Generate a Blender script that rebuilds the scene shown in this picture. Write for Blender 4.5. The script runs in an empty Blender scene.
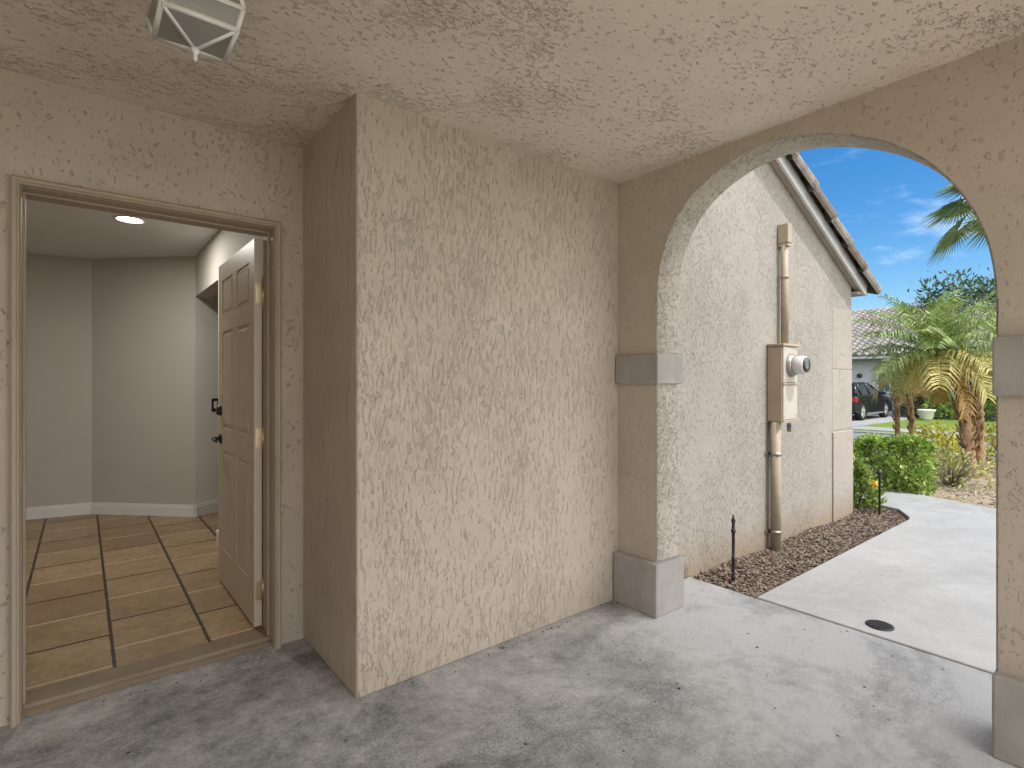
import bpy, bmesh, math, random
from mathutils import Vector, Matrix
R = math.radians
random.seed(7)
S = bpy.context.scene
COL = S.collection

# ------------------------------------------------------------------ camera
YAW = 51.22
cam_d = bpy.data.cameras.new('camera'); cam = bpy.data.objects.new('camera', cam_d); COL.objects.link(cam)
cam.location = (0, 0, 1.25); cam.rotation_euler = (R(90), 0, R(YAW - 90))
cam_d.sensor_width = 36; cam_d.lens = 535.6 / 1024 * 36; cam_d.shift_y = -2.7 / 1024
cam_d.clip_start = .02; cam_d.clip_end = 2000
S.camera = cam
# ------------------------------------------------------------------ sky and sun
SUN = Vector((.10, -.46, .88)).normalized()
EL = math.asin(SUN.z); AZ = math.atan2(SUN.x, SUN.y)
CLOUD = 11.0
W = bpy.data.worlds.new('World'); S.world = W; W.use_nodes = True
wn = W.node_tree; wn.nodes.clear()
wo = wn.nodes.new('ShaderNodeOutputWorld'); wb = wn.nodes.new('ShaderNodeBackground')
sky = wn.nodes.new('ShaderNodeTexSky'); sky.sky_type = 'NISHITA'; sky.sun_disc = False
sky.sun_elevation = EL; sky.sun_rotation = AZ; sky.air_density = 1.0; sky.dust_density = .3; sky.ozone_density = 3.0
wb.inputs['Strength'].default_value = .15
# scattered sunlit cloud: a broad bank added unseen in the southern sky to light the porch, thin wisps elsewhere
wtc = wn.nodes.new('ShaderNodeTexCoord'); wsp = wn.nodes.new('ShaderNodeSeparateXYZ'); wn.links.new(wtc.outputs['Generated'], wsp.inputs[0])
def wnode(ty, **kw):
    n = wn.nodes.new('ShaderNode' + ty)
    for k, v in kw.items(): setattr(n, k, v)
    return n
def wramp(src, p0, p1, lo=0, hi=1):
    n = wnode('MapRange', interpolation_type='SMOOTHSTEP'); wn.links.new(src, n.inputs[0])
    for i, v in enumerate((p0, p1, lo, hi)): n.inputs[i + 1].default_value = v
    return n.outputs[0]
def wmath(op, a, b):
    n = wnode('Math', operation=op)
    for i, v in enumerate((a, b)):
        if isinstance(v, (int, float)): n.inputs[i].default_value = v
        else: wn.links.new(v, n.inputs[i])
    return n.outputs[0]
wmp = wnode('Mapping'); wmp.inputs['Scale'].default_value = (1.3, 1.3, 3.4); wn.links.new(wtc.outputs['Generated'], wmp.inputs[0])
wno = wnode('TexNoise'); wno.inputs['Scale'].default_value = 2.2; wno.inputs['Detail'].default_value = 9; wno.inputs['Roughness'].default_value = .62; wno.inputs['Distortion'].default_value = .5
wn.links.new(wmp.outputs[0], wno.inputs['Vector'])
bank = wramp(wsp.outputs[1], .10, -.35)
cover = wmath('MULTIPLY', bank, wramp(wno.outputs[0], .30, .52))
wmp2 = wnode('Mapping'); wmp2.inputs['Scale'].default_value = (1.0, 2.2, 6.5); wmp2.inputs['Location'].default_value = (.3, .8, .2); wmp2.inputs['Rotation'].default_value = (.25, .1, 0); wn.links.new(wtc.outputs['Generated'], wmp2.inputs[0])
wno2 = wnode('TexNoise'); wno2.inputs['Scale'].default_value = 3.0; wno2.inputs['Detail'].default_value = 8; wno2.inputs['Roughness'].default_value = .6; wn.links.new(wmp2.outputs[0], wno2.inputs['Vector'])
wisp = wramp(wno2.outputs[0], .52, .80, 0, .22)
cover = wmath('MAXIMUM', cover, wisp)
hs = wnode('HueSaturation'); hs.inputs['Saturation'].default_value = 1.38; hs.inputs['Value'].default_value = .565; wn.links.new(sky.outputs[0], hs.inputs['Color'])
wmx = wnode('MixRGB'); wn.links.new(cover, wmx.inputs[0]); wn.links.new(hs.outputs[0], wmx.inputs[1]); wmx.inputs[2].default_value = (CLOUD, CLOUD * .985, CLOUD * .96, 1)
wn.links.new(wmx.outputs[0], wb.inputs['Color']); wn.links.new(wb.outputs[0], wo.inputs['Surface'])
sl = bpy.data.lights.new('sun', 'SUN'); sl.energy = 2.0; sl.angle = R(.53); sl.color = (1, .965, .91)
so = bpy.data.objects.new('sun', sl); COL.objects.link(so); so.rotation_euler = SUN.to_track_quat('Z', 'Y').to_euler()
so.location = (0, -20, 30)
S.view_settings.view_transform = 'Standard'; S.view_settings.look = 'None'
S.view_settings.exposure = 0.95; S.view_settings.gamma = 1; S.view_settings.use_curve_mapping = False
S.render.engine = 'CYCLES'; S.cycles.max_bounces = 10; S.cycles.diffuse_bounces = 6
S.cycles.sample_clamp_indirect = 8

# ------------------------------------------------------------------ node helpers
class NT:
    def __init__(s, name):
        s.m = bpy.data.materials.new(name); s.m.use_nodes = True; s.t = s.m.node_tree
        s.b = s.t.nodes['Principled BSDF']
        s.tc = s.t.nodes.new('ShaderNodeTexCoord'); s.co = s.tc.outputs['Object']
    def n(s, ty, ins=None, **kw):
        nd = s.t.nodes.new('ShaderNode' + ty)
        for k, v in kw.items(): setattr(nd, k, v)
        for k, v in (ins or {}).items(): s.set(nd, k, v)
        return nd
    def set(s, nd, k, v):
        if isinstance(v, bpy.types.NodeSocket): s.t.links.new(v, nd.inputs[k])
        else:
            if isinstance(v, tuple) and len(v) == 3 and nd.inputs[k].type == 'RGBA': v = (*v, 1)
            nd.inputs[k].default_value = v
    def map(s, scale=(1, 1, 1), rot=(0, 0, 0), loc=(0, 0, 0), src=None):
        return s.n('Mapping', {'Vector': src or s.co, 'Scale': scale, 'Rotation': rot, 'Location': loc}).outputs[0]
    def noise(s, scale, detail=6, rough=.6, vec=None, dist=0):
        return s.n('TexNoise', {'Vector': vec or s.co, 'Scale': scale, 'Detail': detail, 'Roughness': rough, 'Distortion': dist}).outputs['Fac']
    def ramp(s, fac, stops, interp='LINEAR'):
        r = s.n('ValToRGB', {'Fac': fac}); cr = r.color_ramp; cr.interpolation = interp
        while len(cr.elements) < len(stops): cr.elements.new(.5)
        for e, (p, c) in zip(cr.elements, stops):
            e.position = p; e.color = (c, c, c, 1) if not isinstance(c, tuple) else (*c, 1)
        return r.outputs['Color']
    def math(s, op, a, b=None, c=None):
        nd = s.n('Math', operation=op)
        for i, v in enumerate((a, b, c)):
            if v is not None: s.set(nd, i, v)
        return nd.outputs[0]
    def mix(s, fac, a, b, blend='MIX'):
        nd = s.n('MixRGB', {'Fac': fac, 'Color1': a, 'Color2': b}, blend_type=blend); return nd.outputs[0]
    def bump(s, h, strength=1, dist=.005, normal=None):
        nd = s.n('Bump', {'Height': h, 'Strength': strength, 'Distance': dist})
        if normal: s.set(nd, 'Normal', normal)
        s.set(s.b, 'Normal', nd.outputs[0]); return nd.outputs[0]
    def xyz(s, src=None):
        o = s.n('SeparateXYZ', {0: src or s.co}).outputs; return o[0], o[1], o[2]
    def out(s, col=None, rough=.8, spec=.3, metal=0, **kw):
        if col is not None: s.set(s.b, 'Base Color', col)
        s.set(s.b, 'Roughness', rough); s.set(s.b, 'Specular IOR Level', spec); s.set(s.b, 'Metallic', metal)
        for k, v in kw.items(): s.set(s.b, k, v)
        return s.m

def plain(name, c, rough=.6, spec=.4, metal=0, var=.12, vs=9, bump=0, bs=60, **kw):
    t = NT(name)
    f = t.noise(vs, 5, .6)
    k0 = tuple(x * (1 - var) for x in c); k1 = tuple(min(1, x * (1 + var)) for x in c)
    col = t.ramp(f, [(.3, k0), (.7, k1)])
    if bump: t.bump(t.noise(bs, 4, .6), 1, bump)
    return t.out(col, rough, spec, metal, **kw)

def stucco(name, c, stretch=(1, 1, 1), rot=(0, 0, 0), patch=(.42, .58), plate=24, amp=.006, dirt=0, pale=0, fine=.25, pscale=1.7, tears=1.0):
    """skip-trowelled stucco: torn plateaus in patches between smoothed areas"""
    t = NT(name)
    v = t.map(stretch, rot)
    mask = t.ramp(t.noise(pscale, 6, .72, t.map(tuple(.4 + .6 * q for q in stretch), rot, (5, 2, 9))), [(patch[0], .0), (patch[1], 1)])
    mk = t.math('SUBTRACT', 1.0, mask)
    n1 = t.noise(plate, 6, .62, v, .15)
    p1 = t.ramp(t.math('SUBTRACT', n1, t.math('MULTIPLY', mk, .09)), [(.525, 0), (.565, 1)])
    n1b = t.noise(plate * 2.0, 5, .6, t.map(stretch, rot, (3, 7, 1)), .15)
    p2 = t.ramp(t.math('SUBTRACT', n1b, t.math('MULTIPLY', mk, .12)), [(.54, 0), (.59, 1)])
    tear = t.ramp(t.math('ADD', t.noise(plate * .9, 6, .7, t.map(stretch, rot, (11, 1, 4)), .3), t.math('MULTIPLY', mk, .08)), [(.345, 1), (.375, 0)])
    h = t.math('ADD', p1, t.math('MULTIPLY', p2, .45))
    h = t.math('SUBTRACT', h, t.math('MULTIPLY', tear, 1.3 * tears))
    h = t.math('ADD', h, t.math('MULTIPLY', t.noise(190, 3, .6), fine))
    h = t.math('ADD', h, t.math('MULTIPLY', t.noise(8, 3, .5, v), .7))
    t.bump(h, 1, amp)
    cv = t.noise(2.3, 6, .62)
    col = t.ramp(cv, [(.3, tuple(x * .90 for x in c)), (.72, tuple(min(1, x * 1.07) for x in c))])
    col = t.mix(t.math('MULTIPLY', t.noise(46, 4, .7), .22), col, tuple(x * .72 for x in c))
    if dirt:
        z = t.xyz()[2]
        g = t.math('MULTIPLY', t.ramp(t.math('ADD', z, t.math('MULTIPLY', t.noise(9, 5, .7), .22)), [(.02, 1), (.36, 0)]), dirt)
        col = t.mix(g, col, (.23, .155, .085))
    return t.out(col, .88, .2)

# ------------------------------------------------------------------ mesh helpers
def link(name, me, mats, parent=None, loc=None):
    o = bpy.data.objects.new(name, me); COL.objects.link(o)
    for m in (mats if isinstance(mats, (list, tuple)) else [mats]): me.materials.append(m)
    if parent: o.parent = parent
    if loc: o.location = loc
    return o
class MB:
    """collects shapes into one mesh"""
    def __init__(s): s.bm = bmesh.new()
    def _fin(s, vs, M, mi, bevel=0, seg=2):
        fs = set(f for v in vs for f in v.link_faces)
        for f in fs: f.material_index = mi
        if bevel:
            es = list(set(e for f in fs for e in f.edges))
            r = bmesh.ops.bevel(s.bm, geom=es, offset=bevel, segments=seg, affect='EDGES', profile=.5)
            vs = set(v for f in r['faces'] for v in f.verts) | set(v for v in vs if v.is_valid)
            for f in r['faces']: f.material_index = mi
        if M is not None:
            bmesh.ops.transform(s.bm, matrix=M, verts=[v for v in vs if v.is_valid])
    def box(s, x0, x1, y0, y1, z0, z1, bevel=0, M=None, mi=0, seg=2):
        r = bmesh.ops.create_cube(s.bm, size=1); vs = r['verts']
        for v in vs: v.co = Vector(((x0 if v.co.x < 0 else x1), (y0 if v.co.y < 0 else y1), (z0 if v.co.z < 0 else z1)))
        s._fin(vs, M, mi, bevel, seg); return s
    def poly(s, pts, mi=0):
        f = s.bm.faces.new([s.bm.verts.new(p) for p in pts]); f.material_index = mi; return f
    def prism(s, pts, d, mi=0, bevel=0):
        """closed polygon pts (3D) extruded by vector d"""
        d = Vector(d); n = len(pts)
        a = [s.bm.verts.new(p) for p in pts]; b = [s.bm.verts.new(Vector(p) + d) for p in pts]
        f1 = s.bm.faces.new(a); f2 = s.bm.faces.new(b[::-1]); fs = [f1, f2]
        for i in range(n): fs.append(s.bm.faces.new((a[i], b[i], b[(i + 1) % n], a[(i + 1) % n])))
        bmesh.ops.recalc_face_normals(s.bm, faces=fs)
        s._fin(a + b, None, mi, bevel); return s
    def tube(s, pts, rad, seg=10, mi=0, cap=True):
        pts = [Vector(p) for p in pts]; rings = []
        for i, p in enumerate(pts):
            t = (pts[min(i + 1, len(pts) - 1)] - pts[max(i - 1, 0)]).normalized()
            u = t.orthogonal().normalized() if i == 0 else (pu - t * pu.dot(t)).normalized()
            pu = u; w = t.cross(u); r = rad[i] if isinstance(rad, (list, tuple)) else rad
            rings.append([s.bm.verts.new(p + (u * math.cos(2 * math.pi * k / seg) + w * math.sin(2 * math.pi * k / seg)) * r) for k in range(seg)])
        for a, b in zip(rings, rings[1:]):
            for k in range(seg):
                f = s.bm.faces.new((a[k], a[(k + 1) % seg], b[(k + 1) % seg], b[k])); f.smooth = True; f.material_index = mi
        if cap:
            for rg in (rings[0][::-1], rings[-1]):
                f = s.bm.faces.new(rg); f.material_index = mi
        return s
    def lathe(s, prof, seg=24, M=None, mi=0, smooth=True):
        """profile [(r,z)] about Z"""
        rings = []; vs = []
        for r, z in prof:
            rg = [s.bm.verts.new((r * math.cos(2 * math.pi * k / seg), r * math.sin(2 * math.pi * k / seg), z)) for k in range(seg)]
            rings.append(rg); vs += rg
        for a, b in zip(rings, rings[1:]):
            for k in range(seg):
                f = s.bm.faces.new((a[k], a[(k + 1) % seg], b[(k + 1) % seg], b[k])); f.smooth = smooth; f.material_index = mi
        for rg in (rings[0][::-1], rings[-1]):
            f = s.bm.faces.new(rg); f.material_index = mi
        if M is not None: bmesh.ops.transform(s.bm, matrix=M, verts=vs)
        return s
    def build(s, name, mats, parent=None, loc=None, recalc=True):
        if recalc: bmesh.ops.recalc_face_normals(s.bm, faces=s.bm.faces)
        me = bpy.data.meshes.new(name); s.bm.to_mesh(me); s.bm.free()
        return link(name, me, mats, parent, loc)
def raw(name, V, F, mats, parent=None, mi=None, smooth=False, loc=None):
    me = bpy.data.meshes.new(name); me.from_pydata(V, [], F)
    if mi: me.polygons.foreach_set('material_index', mi)
    if smooth: me.polygons.foreach_set('use_smooth', [True] * len(F))
    me.update(); return link(name, me, mats, parent, loc)
def tag(o, label=None, cat=None, group=None, kind=None):
    if label: o['label'] = label
    if cat: o['category'] = cat
    if group: o['group'] = group
    if kind: o['kind'] = kind
    return o
def thing(name, label, cat, loc=(0, 0, 0), rz=0, group=None):
    o = bpy.data.objects.new(name, None); COL.objects.link(o); o.empty_display_size = .1
    o.location = loc; o.rotation_euler = (0, 0, rz)
    return tag(o, label, cat, group)
def keep(o, par):
    """parent while the mesh stays in world coordinates"""
    o.parent = par; o.matrix_parent_inverse = Matrix.Translation(par.location).inverted(); return o

# ------------------------------------------------------------------ materials
CEN = (.55, .482, .405)
M_centre = stucco('stucco_centre', CEN, (1, 1, .25), patch=(.37, .60), plate=66, amp=.0026, tears=.3, pscale=2.2, dirt=.25)
M_side = stucco('stucco_side', CEN, (1, 1, .2), patch=(.46, .7), plate=36, amp=.0024, fine=.12)
M_door_wall = stucco('stucco_door_wall', CEN, (1, 1, .6), patch=(.50, .68), plate=55, amp=.0026, fine=.25, tears=.12)
M_arch = stucco('stucco_arch', CEN, (1, 1, .7), patch=(.52, .72), plate=52, amp=.0019, fine=.3, tears=.12)
M_arch_in = stucco('stucco_reveal', (.48, .435, .375), (1, 1, 1), patch=(.35, .5), plate=50, amp=.004)
M_ceil = stucco('stucco_ceiling', (.73, .65, .555), (.75, 1.25, 1), (0, 0, R(38)), patch=(.46, .60), plate=42, amp=.0048, fine=.2, pscale=2.5, tears=.9)
M_gable = stucco('stucco_gable', (.315, .292, .262), (1, 1, .6), (0, R(30), 0), patch=(.36, .62), plate=58, amp=.0028, tears=.6, dirt=.75)
M_quoin = stucco('stucco_quoin', (.325, .295, .262), (1, 1, 1), patch=(.5, .7), plate=25, amp=.003, dirt=.75)
M_trim = plain('grey_trim', (.36, .345, .32), .8, .25, var=.13, vs=7, bump=.0022)
M_casing = plain('tan_casing', (.43, .355, .275), .62, .3, var=.06, vs=4, bump=.0003)
M_door = plain('door_paint', (.56, .485, .385), .42, .45, var=.05, vs=3)
M_white = plain('white_paint', (.78, .77, .75), .5, .4, var=.04)
M_intw = plain('interior_paint', (.52, .495, .45), .7, .3, var=.03, vs=1.5, bump=.0006, bs=160)
M_intc = plain('interior_ceiling_paint', (.74, .755, .77), .75, .3, var=.03, vs=3, bump=.002, bs=45)
M_brass = plain('hinge_brass', (.62, .52, .36), .35, .5, .9, var=.15)
M_dark = plain('dark_bronze', (.055, .045, .038), .4, .5, .6)
M_black = plain('black_plastic', (.018, .018, .02), .5, .4, var=.2)
M_box = plain('meter_box_paint', (.36, .285, .21), .5, .4, var=.08, vs=7)
M_pipe = plain('pipe_paint', (.31, .255, .185), .5, .4, var=.12, vs=10)
M_steel = plain('worn_steel', (.34, .33, .31), .4, .5, .8, var=.2, vs=20)
M_fascia = plain('fascia_white', (.56, .56, .555), .6, .3, var=.04)
M_soffit = plain('soffit_tan', (.33, .28, .225), .7, .3, var=.1)
M_roofs = [plain('roof_tile_brown', (.165, .13, .108), .85, .2, var=.3, vs=14, bump=.003), plain('roof_tile_red', (.215, .15, .115), .85, .2, var=.3, vs=14, bump=.003),
           plain('roof_tile_grey', (.22, .195, .17), .85, .2, var=.3, vs=14, bump=.003)]
M_froofs = [plain('far_tile_grey', (.27, .25, .235), .85, .2, var=.2, vs=4), plain('far_tile_tan', (.32, .29, .26), .85, .2, var=.2, vs=4), plain('far_tile_dark', (.20, .185, .175), .85, .2, var=.2, vs=4)]

def concrete(name, light, dark, blot=(.38, .62), speck=True, rough=.75, bumpd=.0016, arch_daylight=False):
    t = NT(name)
    big = t.noise(1.15, 9, .72, t.map((1, 1.25, 1), (0, 0, .5)), .4)
    mid = t.noise(8, 10, .88, None, .2)
    fac = t.math('ADD', t.math('MULTIPLY', big, .6), t.math('MULTIPLY', mid, .4))
    if arch_daylight:      # archway daylight painted into the colour over fewer stains, darker by the door
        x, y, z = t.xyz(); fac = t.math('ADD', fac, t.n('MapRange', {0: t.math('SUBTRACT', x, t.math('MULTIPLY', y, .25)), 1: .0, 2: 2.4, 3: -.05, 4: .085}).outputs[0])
    mid_c = tuple((a + b) / 2 for a, b in zip(light, dark))
    col = t.ramp(fac, [(blot[0], dark), (sum(blot) / 2, mid_c), (blot[1], light)])
    gm = t.ramp(t.noise(1.7, 5, .65, t.map(loc=(7, 3, 0))), [(.40, .08), (.62, 1)])
    if arch_daylight: gm = t.math('MULTIPLY', gm, t.n('MapRange', {0: x, 1: 1.9, 2: 3.0, 3: 1.0, 4: .25}).outputs[0])
    grit = t.noise(105, 4, .8)
    col = t.mix(t.math('MULTIPLY', t.ramp(grit, [(.50, 0), (.62, .75 if speck else .12)]), gm), col, tuple(x * .55 for x in dark))
    col = t.mix(t.ramp(t.noise(60, 6, .85, t.map(loc=(4, 1, 0))), [(.53, 0), (.68, .4)]), col, tuple(min(1, x * 1.25) for x in light))
    if not speck:   # broom finish and faint water marks
        br = t.noise(9, 4, .7, t.map((1.5, 26, 1), (0, 0, .12)))
        col = t.mix(t.math('MULTIPLY', t.ramp(br, [(.4, 0), (.65, 1)]), .16), col, tuple(x * .7 for x in dark))
        wm = t.noise(.9, 6, .7, t.map(loc=(2, 5, 0)), 1.2)
        col = t.mix(t.ramp(wm, [(.52, 0), (.60, .22), (.63, 0)]), col, tuple(x * .72 for x in dark))
        vo3 = t.n('TexVoronoi', {'Vector': t.map(loc=(1, 4, 0)), 'Scale': 3.6}).outputs['Distance']
        col = t.mix(t.ramp(vo3, [(.022, .6), (.04, 0)]), col, (.08, .075, .07))
    if speck:
        vo = t.n('TexVoronoi', {'Vector': t.co, 'Scale': 7.0}).outputs['Distance']
        col = t.mix(t.ramp(vo, [(.035, .85), (.06, 0)]), col, (.03, .028, .026))
        vo2 = t.n('TexVoronoi', {'Vector': t.map(loc=(3, 9, 0)), 'Scale': 26.0}).outputs['Distance']
        col = t.mix(t.math('MULTIPLY', t.ramp(vo2, [(.05, .75), (.10, 0)]), gm), col, (.06, .057, .052))
    t.bump(t.math('ADD', t.noise(120, 4, .75), t.math('MULTIPLY', t.noise(14, 5, .6), 1.3)), 1, bumpd)
    return t.out(col, rough, .35)
M_porch = concrete('porch_concrete', (.63, .63, .625), (.135, .136, .135), (.385, .60), arch_daylight=True)
M_walk = concrete('walk_concrete', (.36, .361, .363), (.25, .251, .253), (.36, .64), False, .8, .0008)
M_asphalt = concrete('road_asphalt', (.20, .215, .24), (.16, .17, .185), (.3, .7), False, .85)

def tile_mat():
    t = NT('floor_tile'); x, y, z = t.xyz(); P = .358
    cx = t.math('DIVIDE', t.math('SUBTRACT', x, .110), P); ci = t.math('FLOOR', cx); fx = t.math('SUBTRACT', cx, ci)
    gx = t.math('MULTIPLY', t.math('MINIMUM', fx, t.math('SUBTRACT', 1.0, fx)), P)
    od = t.math('ABSOLUTE', t.math('MODULO', ci, 2.0))
    cy = t.math('ADD', t.math('DIVIDE', t.math('SUBTRACT', y, 3.40), P), t.math('MULTIPLY', od, .5))
    ri = t.math('FLOOR', t.math('ADD', cy, .5)); gy = t.math('MULTIPLY', t.math('ABSOLUTE', t.math('SUBTRACT', cy, ri)), P)
    par = t.math('ABSOLUTE', t.math('MODULO', ri, 2.0))
    wob = t.math('MULTIPLY', t.math('SUBTRACT', t.noise(34, 5, .7), .5), .014)
    mx = t.math('LESS_THAN', t.math('ADD', gx, wob), .0072); my = t.math('LESS_THAN', t.math('ADD', gy, wob), .0075)
    idv = t.n('CombineXYZ', {0: ci, 1: t.math('FLOOR', cy), 2: 0.0}).outputs[0]
    wn_ = t.n('TexWhiteNoise', {'Vector': idv}).outputs['Value']
    f = t.math('ADD', t.math('MULTIPLY', t.noise(5, 4, .6), .35), t.math('MULTIPLY', t.noise(24, 9, .78, t.map((1, 1.3, 1)), .2), .65))
    base = t.ramp(f, [(.3, (.22, .135, .065)), (.5, (.41, .29, .16)), (.76, (.62, .49, .32))])
    base = t.mix(t.math('MULTIPLY', wn_, .6), base, (.22, .13, .062))
    grout_sheen = t.mix(par, (.03, .016, .007), (.62, .52, .37))  # alternate cross joints pale, a lit sheen put into the colour
    col = t.mix(my, base, grout_sheen); col = t.mix(mx, col, (.04, .028, .02))
    g = t.math('MAXIMUM', mx, my)
    t.bump(t.math('SUBTRACT', t.math('MULTIPLY', t.noise(20, 5, .6), .5), g), 1, .003)
    return t.out(col, .38, .5)
M_tile = tile_mat()
def leaf_mat(name, c1, c2, rough=.5, trans=.25):
    t = NT(name)
    f = t.noise(14, 3, .6)
    oi = t.n('NewGeometry').outputs['Random Per Island']
    k = t.math('ADD', t.math('MULTIPLY', f, .5), t.math('MULTIPLY', oi, .5))
    col = t.ramp(k, [(.2, c1), (.75, c2)])
    t.out(col, rough, .45)
    tr = t.n('BsdfTranslucent', {'Color': t.mix(.5, col, (.5, .6, .08), 'MULTIPLY')}); mx = t.n('MixShader', {0: trans, 1: t.b.outputs[0], 2: tr.outputs[0]})
    o = t.t.nodes['Material Output']; t.t.links.new(mx.outputs[0], o.inputs['Surface'])
    return t.m
L_hedge = leaf_mat('hedge_leaf', (.10, .19, .03), (.42, .55, .13))
L_bush = leaf_mat('bush_leaf', (.08, .15, .03), (.32, .42, .10))
L_dry = leaf_mat('straggly_leaf', (.18, .20, .06), (.52, .50, .20))
L_yel = leaf_mat('yellow_ground_cover', (.30, .32, .04), (.75, .66, .10))
L_palm = leaf_mat('palm_green', (.09, .17, .045), (.40, .48, .17))
L_palm_old = leaf_mat('palm_yellowing', (.34, .34, .10), (.74, .63, .24))
L_palm_dead = leaf_mat('palm_dead', (.40, .24, .09), (.66, .42, .15))
L_fan = leaf_mat('fan_palm_green', (.09, .15, .06), (.36, .43, .18))
L_tree = leaf_mat('tree_blue_green', (.035, .075, .045), (.10, .17, .09))
M_trunk = plain('palm_trunk', (.34, .22, .13), .9, .15, var=.45, vs=16, bump=.02, bs=30)
M_bark = plain('bark', (.20, .16, .12), .9, .15, var=.3, vs=12, bump=.02, bs=20)
M_petal = plain('yellow_petal', (.75, .42, .05), .5, .3)
M_mulch = [plain('wood_chip_brown', (.185, .145, .115), .9, .15, var=.4, vs=30), plain('wood_chip_grey', (.22, .185, .155), .9, .15, var=.35, vs=30), plain('wood_chip_dark', (.075, .052, .042), .9, .15, var=.4, vs=30)]
M_soil = plain('mulch_soil', (.12, .085, .065), .95, .1, var=.4, vs=25, bump=.012, bs=40)

# ------------------------------------------------------------------ ground, road, walk
GF = -.23
def gz(x):
    k = min(1, max(0, (x - 8) / 4.0)); k = k * k * (3 - 2 * k); return -.06 + (GF + .06) * k
def ground():
    t = NT('lawn'); f = t.noise(1.2, 8, .7); g = t.noise(40, 4, .7)
    col = t.ramp(t.math('ADD', t.math('MULTIPLY', f, .6), t.math('MULTIPLY', g, .4)), [(.3, (.10, .16, .03)), (.55, (.19, .25, .05)), (.75, (.32, .33, .09))])
    t.bump(g, 1, .03); m = t.out(col, .9, .15)
    xs = [-400, -60, -20, -2] + [6 + .5 * i for i in range(17)] + [20, 40, 90, 400]
    ys = [-400, -60, -20, -8, 0, 8, 20, 60, 400]
    V = [(x, y, gz(x) - .005) for x in xs for y in ys]; ny = len(ys)
    F = [(i * ny + j, (i + 1) * ny + j, (i + 1) * ny + j + 1, i * ny + j + 1) for i in range(len(xs) - 1) for j in range(ny - 1)]
    tag(raw('ground', V, F, m), kind='structure')
ground()
def slab(name, pts, z0, z1, m, bev=.008):
    b = MB(); b.prism([(x, y, z0) for x, y in pts], (0, 0, z1 - z0), bevel=bev); return tag(b.build(name, m), kind='structure')
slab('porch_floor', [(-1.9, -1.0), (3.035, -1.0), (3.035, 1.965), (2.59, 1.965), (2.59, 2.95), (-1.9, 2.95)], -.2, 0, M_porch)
slab('walkway', [(3.048, -2.2), (7.9, -2.2), (7.5, -.2), (6.95, 1.0), (7.2, 1.75), (7.55, 2.6), (7.55, 6), (6.3, 6), (6.3, 2.4), (6.32, 1.95), (6.24, 1.72), (5.95, 1.56), (5.85, 1.532), (3.048, 1.532)], -.2, .002, M_walk)
slab('bounce_paving', [(-9, -12), (6, -12), (6, -2.215), (3.035, -2.215), (3.035, -1.012), (-9, -1.012)], -.2, -.004, concrete('tan_paving', (.66, .585, .49), (.56, .50, .42), (.3, .7), False, .8))  # unseen paving, made pale and warm to bounce light into the porch
tag(MB().box(12.6, 17.3, -80, 80, GF - .1, GF + .004).build('road', M_asphalt), kind='structure')
tag(MB().box(12.42, 12.585, -80, 80, GF - .1, GF + .05, .01).box(17.315, 17.48, -80, 6.6, GF - .1, GF + .05, .01).box(17.315, 17.48, 11.6, 80, GF - .1, GF + .05, .01).build('kerb', M_walk), kind='structure')
tag(MB().box(18.6, 19.9, -80, 6.55, GF - .1, GF + .012).box(18.6, 19.9, 11.65, 80, GF - .1, GF + .012).build('sidewalk', M_walk), kind='structure')
tag(MB().box(17.32, 27.35, 6.6, 11.6, GF - .1, GF + .016).build('driveway', M_walk), kind='structure')

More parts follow.
